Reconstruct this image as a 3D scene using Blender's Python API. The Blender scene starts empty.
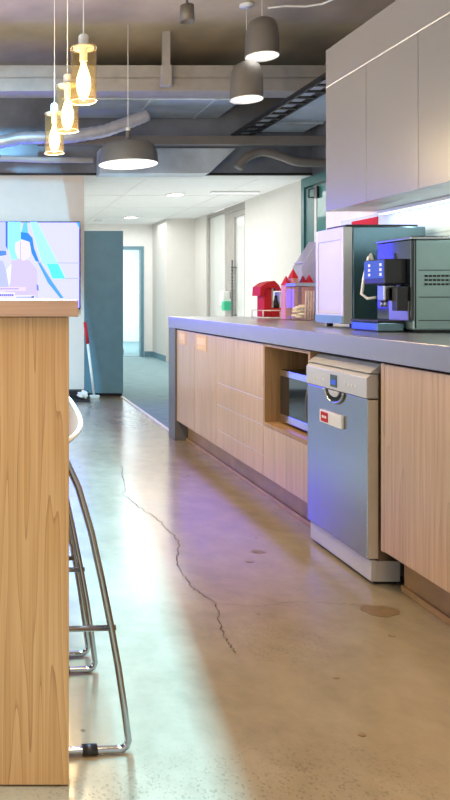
import bpy, bmesh, math, random
from mathutils import Vector, Matrix
random.seed(7)
PI = math.pi
S = bpy.context.scene
COL = S.collection

# ------------------------------------------------------------------ camera, world, main lights, exposure
F, CX, CY, H = 700.0, -18.0, 297.0, 1.047        # focal length and optical axis in pixels, eye height
cam_d = bpy.data.cameras.new('camera'); cam = bpy.data.objects.new('camera', cam_d); COL.objects.link(cam)
cam.location = (0, 0, H); cam.rotation_euler = (PI/2, 0, 0)
cam_d.sensor_width = 36; cam_d.lens = F*36/800
cam_d.shift_x = (225-CX)/800; cam_d.shift_y = -(400-CY)/800
cam_d.clip_start = .05
S.camera = cam
S.view_settings.view_transform = 'Standard'; S.view_settings.look = 'None'
S.view_settings.gamma = 1; S.view_settings.use_curve_mapping = False
S.view_settings.exposure = 0.10
w = bpy.data.worlds.new('world'); S.world = w; w.use_nodes = True
w.node_tree.nodes['Background'].inputs[0].default_value = (1.0, .97, .95, 1)
w.node_tree.nodes['Background'].inputs[1].default_value = .85

def area(name, loc, rot, sx, sy, power, color, spread=180):
    d = bpy.data.lights.new(name, 'AREA'); d.shape = 'RECTANGLE'; d.size = sx; d.size_y = sy
    d.energy = power; d.color = color; d.spread = math.radians(spread)
    o = bpy.data.objects.new(name, d); COL.objects.link(o); o.location = loc; o.rotation_euler = rot
    return o
AX, AY, AZ, AR = .11, 2.7, 3.25, math.radians(-7)      # unseen cool strip added for the floor light, shield built with ceiling services
area('aisle_fill_strip', (AX, AY, AZ-.012), (0, 0, AR), .006, 3.2, 560, (.24, .64, 1.0))
area('kitchen_ceiling_light', (.35, .4, 3.2), (0, math.radians(16), 0), 1.0, 2.6, 48, (1.0, .74, .44), 120)
area('corridor_light', (2.35, 9.8, 2.26), (0, 0, 0), 1.2, 4.0, 52, (1.0, .985, .95))
area('corridor_up_fill', (2.6, 8.6, .25), (PI, 0, 0), 1.4, 3.0, 21, (1.0, .985, .96))  # upward fill added to brighten the corridor ceiling, no lamp stands here
area('far_room_light', (2.3, 14.6, 2.4), (0, 0, 0), 2.0, 2.0, 120, (.80, .94, 1.0))
area('left_window_light', (-3.6, 3.0, 1.7), (0, math.radians(-90), 0), 1.8, 5.0, 90, (.93, .96, 1.0))

# ------------------------------------------------------------------ pixel helpers (photo measurements -> metres)
def fl(x, y):
    D = F*H/(y-CY); return ((x-CX)*D/F, D)
def at(x, y, D):
    return ((x-CX)*D/F, D, H-(y-CY)*D/F)
def dpt(x, X): return F*X/(x-CX)

# ------------------------------------------------------------------ materials
def new_mat(name):
    m = bpy.data.materials.new(name); m.use_nodes = True
    nt = m.node_tree; b = nt.nodes['Principled BSDF']
    return m, nt, b
def N(nt, typ, **kw):
    n = nt.nodes.new(typ)
    for k, v in kw.items():
        if k.startswith('i_'):
            n.inputs[int(k[2:])].default_value = v
        else: setattr(n, k, v)
    return n
def L(nt, a, b): nt.links.new(a, b)
def ramp(nt, fac, stops):
    r = nt.nodes.new('ShaderNodeValToRGB')
    e = r.color_ramp.elements
    while len(e) < len(stops): e.new(.5)
    for i, (p, c) in enumerate(stops):
        e[i].position = p; e[i].color = (*c, 1)
    L(nt, fac, r.inputs[0]); return r
def noise(nt, vec, scale, detail=4, rough=.55, dist=0):
    n = nt.nodes.new('ShaderNodeTexNoise'); n.inputs['Scale'].default_value = scale
    n.inputs['Detail'].default_value = detail; n.inputs['Roughness'].default_value = rough
    n.inputs['Distortion'].default_value = dist
    if vec: L(nt, vec, n.inputs['Vector'])
    return n
def mapping(nt, vec, scale=(1,1,1), loc=(0,0,0)):
    mp = nt.nodes.new('ShaderNodeMapping'); mp.inputs['Scale'].default_value = scale; mp.inputs['Location'].default_value = loc
    L(nt, vec, mp.inputs['Vector']); return mp.outputs[0]
def pos(nt): return nt.nodes.new('ShaderNodeNewGeometry').outputs['Position']
def mth(nt, op, a, b=None):
    n = nt.nodes.new('ShaderNodeMath'); n.operation = op
    for i, v in enumerate((a, b)):
        if v is None: continue
        if isinstance(v, (int, float)): n.inputs[i].default_value = v
        else: L(nt, v, n.inputs[i])
    return n.outputs[0]
def mixc(nt, fac, a, b, blend='MIX'):
    n = nt.nodes.new('ShaderNodeMix'); n.data_type = 'RGBA'; n.blend_type = blend
    if isinstance(fac, (int, float)): n.inputs[0].default_value = fac
    else: L(nt, fac, n.inputs[0])
    for i, v in ((6, a), (7, b)):
        if isinstance(v, tuple): n.inputs[i].default_value = (*v, 1)
        else: L(nt, v, n.inputs[i])
    return n.outputs[2]
def plain(name, col, rough=.5, metal=0, vary=.06, spec=.5, coat=0, scale=9, cr=.08):
    m, nt, b = new_mat(name)
    nz = noise(nt, pos(nt), scale, 5)
    lo = tuple(c*(1-vary) for c in col); hi = tuple(min(1, c*(1+vary)) for c in col)
    r = ramp(nt, nz.outputs[0], [(.3, lo), (.7, hi)])
    L(nt, r.outputs[0], b.inputs['Base Color'])
    b.inputs['Roughness'].default_value = rough; b.inputs['Metallic'].default_value = metal
    b.inputs['Specular IOR Level'].default_value = spec
    b.inputs['Coat Weight'].default_value = coat; b.inputs['Coat Roughness'].default_value = cr
    return m
def emit(name, col, strength):
    m, nt, b = new_mat(name)
    b.inputs['Base Color'].default_value = (.01, .01, .01, 1); b.inputs['Specular IOR Level'].default_value = .1
    b.inputs['Emission Color'].default_value = (*col, 1); b.inputs['Emission Strength'].default_value = strength
    return m
def glass(name, col, rough=.02, body=.04, tint=None):
    # thin glazing: clear sheet with a glossy film and a faint body colour
    m, nt, b = new_mat(name)
    nt.nodes.remove(b)
    out = nt.nodes['Material Output']
    t = nt.nodes.new('ShaderNodeBsdfTransparent'); t.inputs[0].default_value = (*(tint or col), 1)
    d = nt.nodes.new('ShaderNodeBsdfDiffuse'); d.inputs[0].default_value = (*col, 1)
    g = nt.nodes.new('ShaderNodeBsdfGlossy'); g.inputs[1].default_value = rough
    m1 = nt.nodes.new('ShaderNodeMixShader'); m1.inputs[0].default_value = body
    m2 = nt.nodes.new('ShaderNodeMixShader'); lw = nt.nodes.new('ShaderNodeLayerWeight'); lw.inputs[0].default_value = .5
    fr = mth(nt, 'ADD', mth(nt, 'MULTIPLY', mth(nt, 'POWER', lw.outputs['Facing'], 4.0), .45), .035)
    L(nt, t.outputs[0], m1.inputs[1]); L(nt, d.outputs[0], m1.inputs[2])
    L(nt, fr, m2.inputs[0]); L(nt, m1.outputs[0], m2.inputs[1]); L(nt, g.outputs[0], m2.inputs[2]); L(nt, m2.outputs[0], out.inputs[0])
    return m
def wood(name, dark, mid, light, axes=(7, 7, .55), rings=34, fine=(170, 170, 3.0), rough=.32, off=(0,0,0), coat=.25, ringmix=.55, cr=.12):
    m, nt, b = new_mat(name)
    p = pos(nt)
    big = noise(nt, mapping(nt, p, axes, off), 1.0, 2, .45, .25)
    v = mth(nt, 'MULTIPLY', big.outputs[0], rings)
    s = mth(nt, 'FRACT', v)
    s = mth(nt, 'POWER', s, 1.6)
    fn = noise(nt, mapping(nt, p, fine), 1.0, 4, .6)
    c1 = ramp(nt, s, [(0, light), (.6, mid), (.86, mid), (1, dark)])
    c2 = ramp(nt, fn.outputs[0], [(.3, dark), (.5, mid), (.72, light)])
    c = mixc(nt, ringmix, c2.outputs[0], c1.outputs[0])
    br = noise(nt, mapping(nt, p, (2.2, 2.2, .5)), 1.0, 3)
    r2 = ramp(nt, br.outputs[0], [(.3, (.86, .84, .82)), (.7, (1.08, 1.08, 1.08))])
    c = mixc(nt, 1.0, c, r2.outputs[0], 'MULTIPLY')
    L(nt, c, b.inputs['Base Color'])
    b.inputs['Roughness'].default_value = rough; b.inputs['Coat Weight'].default_value = coat; b.inputs['Coat Roughness'].default_value = cr
    bp = nt.nodes.new('ShaderNodeBump'); bp.inputs['Strength'].default_value = .06; bp.inputs['Distance'].default_value = .002
    L(nt, fn.outputs[0], bp.inputs['Height']); L(nt, bp.outputs[0], b.inputs['Normal'])
    return m
def brushed(name, col, rough=.28, axes=(30, 3, 400)):
    m, nt, b = new_mat(name)
    n1 = noise(nt, mapping(nt, pos(nt), axes), 1, 2)
    r = ramp(nt, n1.outputs[0], [(.3, tuple(c*.97 for c in col)), (.7, tuple(min(1, c*1.03) for c in col))])
    L(nt, r.outputs[0], b.inputs['Base Color'])
    b.inputs['Metallic'].default_value = 1.0
    rr = mth(nt, 'ADD', mth(nt, 'MULTIPLY', n1.outputs[0], .04), rough-.02); L(nt, rr, b.inputs['Roughness'])
    b.inputs['Anisotropic'].default_value = .92
    tv_ = nt.nodes.new('ShaderNodeCombineXYZ'); tv_.inputs[2].default_value = 1.0; L(nt, tv_.outputs[0], b.inputs['Tangent'])
    return m
def concrete():
    m, nt, b = new_mat('polished_concrete')
    p = pos(nt)
    a = noise(nt, p, 1.1, 6, .6, .5); f = noise(nt, p, 9, 6, .65); g = noise(nt, p, 120, 3)
    c = ramp(nt, a.outputs[0], [(.28, (.27, .21, .135)), (.5, (.345, .285, .19)), (.72, (.40, .345, .25))]).outputs[0]
    c2 = ramp(nt, f.outputs[0], [(.3, (.84, .84, .83)), (.7, (1.06, 1.06, 1.06))]).outputs[0]
    c = mixc(nt, 1, c, c2, 'MULTIPLY')
    # exposed aggregate in worn patches
    sx = nt.nodes.new('ShaderNodeSeparateXYZ'); L(nt, p, sx.inputs[0])
    def patch(cx, cy, rx, ry):
        ux = mth(nt, 'DIVIDE', mth(nt, 'SUBTRACT', sx.outputs[0], cx), rx); uy = mth(nt, 'DIVIDE', mth(nt, 'SUBTRACT', sx.outputs[1], cy), ry)
        d = mth(nt, 'SQRT', mth(nt, 'ADD', mth(nt, 'MULTIPLY', ux, ux), mth(nt, 'MULTIPLY', uy, uy)))
        d = mth(nt, 'ADD', d, mth(nt, 'MULTIPLY', mth(nt, 'SUBTRACT', f.outputs[0], .5), 1.3))
        n = nt.nodes.new('ShaderNodeMapRange'); n.clamp = True; L(nt, d, n.inputs[0])
        n.inputs[1].default_value = 1.15; n.inputs[2].default_value = .55; n.inputs[3].default_value = 0; n.inputs[4].default_value = 1
        return n.outputs[0]
    x1, y1 = fl(280, 640); x2, y2 = fl(300, 790); x3, y3 = fl(120, 790)
    pa = mth(nt, 'MAXIMUM', mth(nt, 'MULTIPLY', patch(x1, y1, .17, .17), .55), mth(nt, 'MAXIMUM', patch(x2, y2-.1, .42, .27), patch(x3, y3-.1, .3, .2)))
    vo = nt.nodes.new('ShaderNodeTexVoronoi'); vo.inputs['Scale'].default_value = 190; L(nt, p, vo.inputs['Vector'])
    peb = ramp(nt, vo.outputs['Color'], [(.15, (.28, .22, .17)), (.32, (.95, .95, .95)), (.85, (1.0, .98, .95)), (.98, (1.25, 1.22, 1.2))]).outputs[0]
    c = mixc(nt, pa, c, mixc(nt, .34, c, peb, 'MULTIPLY'))
    # sparse dark pits
    vp = nt.nodes.new('ShaderNodeTexVoronoi'); vp.inputs['Scale'].default_value = 5.5; L(nt, p, vp.inputs['Vector'])
    pit = ramp(nt, vp.outputs['Distance'], [(.02, (.45, .38, .3)), (.045, (1, 1, 1))]).outputs[0]
    c = mixc(nt, 1, c, pit, 'MULTIPLY')
    L(nt, c, b.inputs['Base Color'])
    rr = mth(nt, 'ADD', mth(nt, 'MULTIPLY', f.outputs[0], .16), .16); L(nt, rr, b.inputs['Roughness'])
    b.inputs['Coat Weight'].default_value = .35; b.inputs['Coat Roughness'].default_value = .16
    bp = nt.nodes.new('ShaderNodeBump'); bp.inputs['Strength'].default_value = .05; bp.inputs['Distance'].default_value = .004
    L(nt, f.outputs[0], bp.inputs['Height']); L(nt, bp.outputs[0], b.inputs['Normal'])
    return m
def tiles():
    m, nt, b = new_mat('splash_tile')
    p = pos(nt); sx = nt.nodes.new('ShaderNodeSeparateXYZ'); L(nt, p, sx.inputs[0])
    cb = nt.nodes.new('ShaderNodeCombineXYZ'); L(nt, sx.outputs[1], cb.inputs[0]); L(nt, sx.outputs[2], cb.inputs[1])
    br = nt.nodes.new('ShaderNodeTexBrick'); L(nt, cb.outputs[0], br.inputs['Vector'])
    br.offset = 0; br.inputs['Scale'].default_value = 1; br.inputs['Brick Width'].default_value = .4; br.inputs['Row Height'].default_value = .15
    br.inputs['Mortar Size'].default_value = .004; br.inputs['Color1'].default_value = (.62, .72, .73, 1); br.inputs['Color2'].default_value = (.64, .735, .74, 1)
    br.inputs['Mortar'].default_value = (.5, .56, .57, 1)
    L(nt, br.outputs[0], b.inputs['Base Color']); b.inputs['Roughness'].default_value = .18
    return m
def carpet_mat():
    m, nt, b = new_mat('carpet_tile')
    p = pos(nt)
    n1 = noise(nt, mapping(nt, p, (6, 60, 1)), 1, 4); n2 = noise(nt, p, 260, 2)
    c = ramp(nt, n1.outputs[0], [(.3, (.16, .27, .30)), (.7, (.30, .44, .47))]).outputs[0]
    c2 = ramp(nt, n2.outputs[0], [(.3, (.75, .75, .75)), (.7, (1.15, 1.15, 1.15))]).outputs[0]
    L(nt, mixc(nt, 1, c, c2, 'MULTIPLY'), b.inputs['Base Color']); b.inputs['Roughness'].default_value = .9
    return m

M = {}
M['floor'] = concrete(); M['tile'] = tiles(); M['carpet'] = carpet_mat()
M['oak'] = wood('honey_oak', (.34, .165, .052), (.60, .345, .135), (.72, .45, .21), axes=(13, 9, .42), rings=17, off=(.43, 0, .35), fine=(230, 230, 2.0), ringmix=.62)
M['oak_top'] = wood('honey_oak_edge', (.36, .20, .12), (.52, .31, .20), (.60, .38, .26), axes=(.6, 9, 40), fine=(3, 170, 170))
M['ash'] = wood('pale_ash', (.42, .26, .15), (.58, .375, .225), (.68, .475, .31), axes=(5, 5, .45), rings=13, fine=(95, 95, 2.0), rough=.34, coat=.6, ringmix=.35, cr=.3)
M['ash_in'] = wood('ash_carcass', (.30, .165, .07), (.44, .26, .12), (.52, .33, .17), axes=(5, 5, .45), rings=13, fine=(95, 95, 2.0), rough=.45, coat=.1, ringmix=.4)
M['kick'] = plain('kick_board', (.40, .24, .12), .35, vary=.15)
M['slab'] = plain('grey_solid_surface', (.21, .21, .25), .3, vary=.05, spec=1.0, coat=1.0, cr=.34)
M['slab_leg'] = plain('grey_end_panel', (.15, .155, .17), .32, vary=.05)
M['cab'] = plain('grey_laminate', (.19, .188, .196), .3, vary=.02, coat=.9, cr=.32)
M['seam'] = plain('pale_edge_trim', (.85, .84, .82), .4)
M['cab_under'] = plain('white_laminate', (.8, .8, .79), .45)
M['wall'] = plain('warm_white_paint', (.70, .685, .65), .7, vary=.015)
M['wall_tv'] = plain('stone_paint', (.73, .66, .585), .7, vary=.02)
M['white'] = plain('white_paint', (.86, .86, .84), .6, vary=.02)
M['ceil_tile'] = plain('mineral_ceiling', (.93, .93, .915), .8, vary=.02)
M['slate'] = plain('blue_grey_door_paint', (.135, .27, .34), .3, vary=.06, coat=.2)
M['teal'] = plain('teal_frame_paint', (.05, .17, .18), .35, vary=.05)
M['teal_glass'] = plain('dark_teal_glass', (.10, .30, .29), .06, vary=.1)
M['soffit'] = plain('dark_soffit', (.52, .42, .29), .42, vary=.25, scale=1.6)
M['beam'] = plain('taupe_beam', (.40, .375, .35), .5, vary=.1)
M['duct'] = plain('galvanised_duct', (.56, .64, .72), .34, .2, vary=.25, scale=2.4)
M['duct_dark'] = plain('dark_duct', (.20, .215, .255), .3, .2, vary=.4, scale=2)
M['flex'] = plain('flexible_duct', (.42, .42, .46), .35, .3, vary=.2)
M['blacktrim'] = plain('black_trim', (.02, .02, .022), .4)
M['black'] = plain('black_plastic', (.015, .015, .018), .35)
M['darkglass'] = plain('dark_glass', (.012, .016, .02), .05, vary=.2, coat=.6)
M['steel'] = brushed('brushed_steel', (.38, .38, .385), .21)
M['steel_side'] = brushed('brushed_steel_side', (.50, .46, .42), .4)
M['steel_bright'] = brushed('bright_brushed_steel', (.66, .68, .72), .24)
M['edge'] = plain('door_edge_silver', (.62, .54, .45), .45)
M['silver'] = plain('silver_plastic', (.62, .61, .60), .32, .25, vary=.03)
M['chrome'] = plain('chrome', (.42, .43, .45), .12, 1, vary=.03)
M['pend'] = plain('taupe_shade', (.165, .15, .135), .42, vary=.06)
M['pend_dark'] = plain('charcoal_shade', (.125, .13, .14), .42, vary=.06)
M['red'] = plain('red_plastic', (.56, .025, .035), .6, spec=.2)
M['pink'] = plain('pink_foil', (.80, .58, .50), .5, vary=.2, scale=50)
M['foil'] = plain('pale_foil', (.66, .26, .26), .4)
M['whitep'] = plain('white_plastic', (.85, .85, .84), .35)
M['green'] = plain('green_plastic', (.05, .5, .28), .4)
M['tan'] = plain('tan_leather', (.28, .12, .047), .55, vary=.06)
M['tag'] = plain('manila_tag', (.78, .53, .26), .6, vary=.04)
M['tag_in'] = plain('pale_tag_print', (.86, .66, .40), .6, vary=.03)
M['crack'] = plain('crack_fill', (.07, .055, .04), .8, vary=.3, scale=40)
M['stain'] = plain('floor_patch', (.24, .165, .085), .35, vary=.2, scale=30)
M['cream'] = plain('cream_biscuit', (.88, .76, .56), .7, vary=.15, scale=60)
M['cloth'] = plain('pale_rag', (.72, .68, .6), .9, vary=.12)
M['brass'] = plain('dull_brass', (.42, .36, .27), .35, .3)
M['led'] = emit('led_white', (.93, 1, 1), 1.6)
M['down'] = emit('downlight_white', (1, .98, .94), 14.0)
M['bulb'] = emit('warm_bulb', (1.0, .80, .42), 7.0)
M['shade_in'] = emit('lit_shade_lining', (1, .96, .88), 1.6)
M['amber'] = glass('amber_glass', (1.0, .80, .45), .03, .007, (1.0, .95, .82))
M['clear'] = glass('clear_glass', (.95, .97, 1.0), .03, .06, (.97, .98, 1.0))
M['frost'] = glass('pale_glass', (.9, .92, .9), .08, .45, (.95, .97, .95))
M['lav'] = glass('lavender_acrylic', (.86, .86, 1.0), .1, .5, (.92, .92, 1.0))
M['steelblue'] = brushed('polished_steel_panel', (.16, .25, .30), .2)
M['mach'] = plain('sage_metal', (.30, .43, .42), .3, .5, vary=.05)
M['disp'] = emit('blue_display', (.08, .16, .75), .8)
M['scr'] = emit('screen_white', (.76, .76, 11.5), 1.0)

# ------------------------------------------------------------------ mesh helpers
class MB:
    def __init__(self): self.bm = bmesh.new(); self.mats = []
    def mi(self, m):
        if m not in self.mats: self.mats.append(m)
        return self.mats.index(m)
    def box(self, x0, x1, y0, y1, z0, z1, m=None, bev=0, seg=2):
        b = bmesh.new(); r = bmesh.ops.create_cube(b, size=1)
        for v in b.verts:
            v.co = Vector((x0+(v.co.x+.5)*(x1-x0), y0+(v.co.y+.5)*(y1-y0), z0+(v.co.z+.5)*(z1-z0)))
        if bev: bmesh.ops.bevel(b, geom=list(b.edges), offset=bev, segments=seg, profile=.5, affect='EDGES')
        return self.merge(b, m)
    def merge(self, b, m=None):
        i = self.mi(m) if m else 0
        for f in b.faces: f.material_index = i; 
        me = bpy.data.meshes.new('t'); b.to_mesh(me); b.free(); self.bm.from_mesh(me); bpy.data.meshes.remove(me)
        return self
    def tube(self, pts, r, m=None, n=10, closed=False):
        b = bmesh.new(); P = [Vector(p) for p in pts]; rings = []
        k = len(P); up = None
        for i, p in enumerate(P):
            if closed: d = (P[(i+1) % k]-P[i-1]).normalized()
            else: d = (P[min(i+1, k-1)]-P[max(i-1, 0)]).normalized()
            if up is None:
                a = Vector((0, 0, 1)) if abs(d.z) < .9 else Vector((1, 0, 0))
                u = d.cross(a).normalized()
            else: u = (up-d*up.dot(d)).normalized()
            up = u; v = d.cross(u)
            rr = r[i] if isinstance(r, (list, tuple)) else r
            rings.append([b.verts.new(p+rr*(math.cos(2*PI*j/n)*u+math.sin(2*PI*j/n)*v)) for j in range(n)])
        for i in range(k if closed else k-1):
            A, B = rings[i], rings[(i+1) % k]
            for j in range(n): b.faces.new((A[j], A[(j+1) % n], B[(j+1) % n], B[j]))
        if not closed:
            b.faces.new(rings[0][::-1]); b.faces.new(rings[-1])
        for f in b.faces: f.smooth = True
        return self.merge(b, m)
    def lathe(self, prof, c, m=None, n=32, caps=False):
        b = bmesh.new(); rings = []
        for r, z in prof:
            rings.append([b.verts.new((c[0]+r*math.cos(2*PI*j/n), c[1]+r*math.sin(2*PI*j/n), c[2]+z)) for j in range(n)])
        for A, B in zip(rings, rings[1:]):
            for j in range(n): b.faces.new((A[j], A[(j+1) % n], B[(j+1) % n], B[j]))
        if caps: b.faces.new(rings[0][::-1]); b.faces.new(rings[-1])
        for f in b.faces: f.smooth = len(f.verts) == 4
        bmesh.ops.recalc_face_normals(b, faces=b.faces)
        return self.merge(b, m)
    def prism(self, poly, axis, a, c, m=None, bev=0):
        # poly: 2-D outline; axis 'x','y','z' = extrusion axis from a to c
        b = bmesh.new()
        def P(u, v, t): return {'x': (t, u, v), 'y': (u, t, v), 'z': (u, v, t)}[axis]
        lo = [b.verts.new(P(u, v, a)) for u, v in poly]; hi = [b.verts.new(P(u, v, c)) for u, v in poly]
        k = len(poly)
        b.faces.new(lo); b.faces.new(hi[::-1])
        for i in range(k): b.faces.new((lo[i], hi[i], hi[(i+1) % k], lo[(i+1) % k]))
        bmesh.ops.recalc_face_normals(b, faces=b.faces)
        if bev: bmesh.ops.bevel(b, geom=list(b.edges), offset=bev, segments=2, profile=.5, affect='EDGES')
        return self.merge(b, m)
    def build(self, name, mat, parent=None, smooth=False):
        me = bpy.data.meshes.new(name); 
        self.bm.to_mesh(me); self.bm.free()
        for m in (self.mats or [mat]): me.materials.append(m if m is not None else mat)
        o = bpy.data.objects.new(name, me); COL.objects.link(o)
        if parent:
            o.parent = parent
            base = parent
            off = Matrix.Translation(Vector(WORLD[parent.name]) * -1)
            me.transform(off)
            WORLD[o.name] = WORLD[parent.name]
        else: WORLD[o.name] = (0, 0, 0)
        if smooth:
            for p in me.polygons: p.use_smooth = True
        return o
WORLD = {}
def thing(name, loc, label, cat, group=None):
    o = bpy.data.objects.new(name, None); COL.objects.link(o); o.location = loc; o.empty_display_size = .05
    o['label'] = label; o['category'] = cat
    if group: o['group'] = group
    WORLD[o.name] = tuple(loc); return o
def tag(o, label, cat, group=None):
    o['label'] = label; o['category'] = cat
    if group: o['group'] = group
    # move origin to the base of the mesh
    me = o.data; zs = [v.co for v in me.vertices]
    c = Vector((sum(v.x for v in zs)/len(zs), sum(v.y for v in zs)/len(zs), min(v.z for v in zs)))
    me.transform(Matrix.Translation(-c)); o.location = c
    return o
def struct(name, mb, mat): 
    o = mb.build(name, mat); o['kind'] = 'structure'; return o
def copy_tree(o, parent=None):
    c = o.copy(); COL.objects.link(c)
    if parent: c.parent = parent
    for ch in list(o.children): copy_tree(ch, c)
    return c
def bx(*a, **k): return MB().box(*a, **k)
def arc(c, r, a0, a1, n, plane='xz', t=0):
    out = []
    for i in range(n+1):
        a = a0+(a1-a0)*i/n; u, v = c[0]+r*math.cos(a), c[1]+r*math.sin(a)
        out.append({'xz': (u, t, v), 'xy': (u, v, t), 'yz': (t, u, v)}[plane])
    return out

# ------------------------------------------------------------------ the setting
XS, XD, XK, XW = 1.405, 1.42, 1.502, 2.15      # worktop edge, door plane, kick plane, kitchen wall
DT = 7.30                                      # television wall
XC, ZC, DE = 3.44, 2.31, 12.2                  # corridor right wall, corridor ceiling, corridor end
struct('floor', bx(-4, XC+.1, -2.5, 16.5, -.1, 0), M['floor'])
struct('floor_carpet', bx(1.48, XC, 5.3, DT+.05, .0005, .004).box(1.50, XC, DT+.05, DE, .0005, .004), M['carpet'])
struct('trim_carpet', bx(1.452, 1.479, 5.30, 7.34, .0005, .007), M['white'])
struct('wall_television', bx(-4, 1.066, DT, DT+.2, 0, ZC+.005), M['wall_tv'])
struct('baseboard_television', bx(-4, 1.066, DT-.014, DT-.001, 0, .085, bev=.003), M['blacktrim'])
struct('wall_bulkhead', bx(-4, XC+.1, DT, DT+.2, ZC+.006, 3.4), M['duct_dark'])
struct('trim_bulkhead', bx(-4, XC, DT-.012, DT-.001, ZC+.006, ZC+.03), M['black'])
struct('ceiling', bx(-4, XC+.1, -2.5, DT+.2, 3.40, 3.5), M['soffit'])
cc = MB()
cc.box(.9, XC, DT+.21, DE, ZC, ZC+.05, M['ceil_tile'])
for x in (1.75, 2.95): cc.box(x-.012, x+.012, DT+.21, DE, ZC-.003, ZC, M['white'])
for y in (8.7, 9.9, 11.1): cc.box(.9, XC, y-.012, y+.012, ZC-.003, ZC, M['white'])
struct('ceiling_corridor', cc, M['ceil_tile'])
struct('trim_ceiling_edge', bx(1.067, XC, DT+.005, DT+.21, ZC, ZC+.005), M['white'])
struct('wall_corridor_left', bx(.8, .9, DT+.2, DE, 0, ZC+.04), M['wall'])
# corridor right wall pieces (glazed opening between them, teal door at the near end)
dA, dB, dC, dD, dE_ = dpt(302.7, XC), dpt(245, XC), dpt(232, XC), dpt(223.5, XC), dpt(206, XC)
struct('wall_corridor_right', bx(XC, XC+.1, dA, dB, 0, ZC+.04), M['wall'])
struct('wall_corridor_back', bx(XC, XC+.1, dE_, 11.3, 0, ZC+.04), M['wall'])
struct('wall_corridor_return', bx(2.97, XC+.1, 11.3, 11.4, 0, ZC).box(2.97, 3.07, 11.4, DE, 0, ZC), M['wall'])
struct('baseboard_corridor', bx(2.955, 2.969, 11.3, DE-.001, .004, .10).box(2.70+.13, 2.955, DE-.014, DE-.001, .004, .10), M['slate'])
# end wall with a doorway
fx0, fx1, fz = 1.95, 2.815, 1.93
struct('wall_corridor_end', bx(.8, fx0, DE, DE+.1, 0, ZC).box(fx1, 3.07, DE, DE+.1, 0, ZC).box(fx0, fx1, DE, DE+.1, fz, ZC), M['white'])
d1 = struct('door_1', bx(fx0+.001, fx0+.06, DE-.03, DE+.09, .001, fz-.001).box(fx1-.06, fx1-.001, DE-.03, DE+.09, .001, fz-.001).box(fx0+.061, fx1-.061, DE-.03, DE+.09, fz-.06, fz-.001), M['slate'])
struct('floor_far_room', bx(.5, 4, DE+.12, 16.4, .0005, .004), M['carpet'])
struct('wall_far_room', bx(.4, 4.1, 16.4, 16.5, 0, 2.6).box(.4, .5, DE+.12, 16.4, 0, 2.6).box(4, 4.1, DE+.12, 16.4, 0, 2.6).box(.4, 4.1, DE+.12, 16.5, 2.6, 2.7), M['white'])
# glazed opening in the corridor right wall
w1 = struct('window_1', bx(XC+.02, XC+.08, dE_-.05, dE_-.002, .001, ZC-.01).box(XC+.02, XC+.08, dC, dD, .001, ZC-.01).box(XC+.02, XC+.08, dD, dE_-.05, ZC-.06, ZC-.01), M['beam'])
MB().box(XC+.045, XC+.055, dD+.002, dE_-.052, .001, ZC-.062).build('pane', M['frost'], w1)
d2 = struct('door_2', bx(XC+.01, XC+.06, dB+.002, dB+.05, .001, ZC-.10).box(XC+.01, XC+.06, dC-.06, dC-.004, .001, ZC-.10).box(XC+.01, XC+.06, dB+.05, dC-.06, ZC-.17, ZC-.10).box(XC+.01, XC+.06, dB+.05, dC-.06, .001, .1), M['beam'])
MB().box(XC+.03, XC+.04, dB+.052, dC-.062, .1, ZC-.17).build('pane', M['frost'], d2)
hb = MB().tube([(XC-.03, dC-.09, .7), (XC-.03, dC-.09, 1.55)], .013).tube([(XC-.03, dC-.09, .8), (XC+.03, dC-.09, .8)], .008).tube([(XC-.03, dC-.09, 1.45), (XC+.03, dC-.09, 1.45)], .008)
for k in range(14): hb.lathe([(.013, 0), (.02, .006), (.02, .016), (.013, .022)], (XC-.03, dC-.09, .86+k*.045), n=12)
hb.build('handle', M['pend_dark'], d2)
struct('trim_door_head', bx(XC+.01, XC+.08, dB, dD, ZC-.095, ZC-.005), M['beam'])
struct('wall_room_beyond', bx(5.0, 5.1, 6.5, 12.2, 0, 2.7), M['white'])
struct('floor_room_beyond', bx(XC+.11, 5.0, 6.5, 12.2, 0, .004), M['carpet'])
# teal door at the near end of that wall
d3 = struct('door_3', bx(XC-.02, XC+.08, dA-.07, dA-.003, .001, ZC-.005).box(XC-.02, XC+.08, 6.35, dA-.071, ZC-.10, ZC-.005).box(XC-.02, XC+.08, 6.28, 6.35, .001, ZC-.005), M['teal'])
MB().box(XC+.0, XC+.05, 6.36, 7.19, .012, ZC-.12, M['teal_glass']).box(XC-.006, XC+.052, 7.19, 7.235, .012, ZC-.12, M['whitep']).box(XC-.004, XC+.05, 7.235, dA-.075, .012, ZC-.12, M['teal']).build('door_leaf', M['teal_glass'], d3)
MB().box(XC-.03, XC-.006, 7.13, 7.2, 2.06, 2.18, bev=.005).tube([(XC-.02, 7.2, 2.07), (XC-.05, 7.26, 2.08), (XC-.05, 7.26, 2.16), (XC-.02, 7.2, 2.17)], .008).build('closer', M['black'], d3)
struct('wall_right', bx(XC, XC+.1, -2.5, 6.279, 0, ZC-.001), M['wall'])
struct('wall_right_upper', bx(XC, XC+.1, -2.5, DT, ZC, 3.4), M['duct_dark'])
# kitchen wall with tiled splashback
struct('wall_kitchen', bx(XW, XW+.12, -2.5, 4.375, 0, 2.357), M['cab_under'])
struct('trim_splashback', bx(XW-.008, XW-.001, -1, 4.18, .901, 1.498), M['tile'])
# left side: glazed facade posts of the open plan
struct('wall_left', bx(-4.1, -4, -2.5, DT, 0, .35).box(-4.1, -4, -2.5, DT, 2.6, 3.4).box(-4.1, -4, -2.5, -2.2, .35, 2.6).box(-4.1, -4, DT-.6, DT, .35, 2.6), M['wall'])

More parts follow.
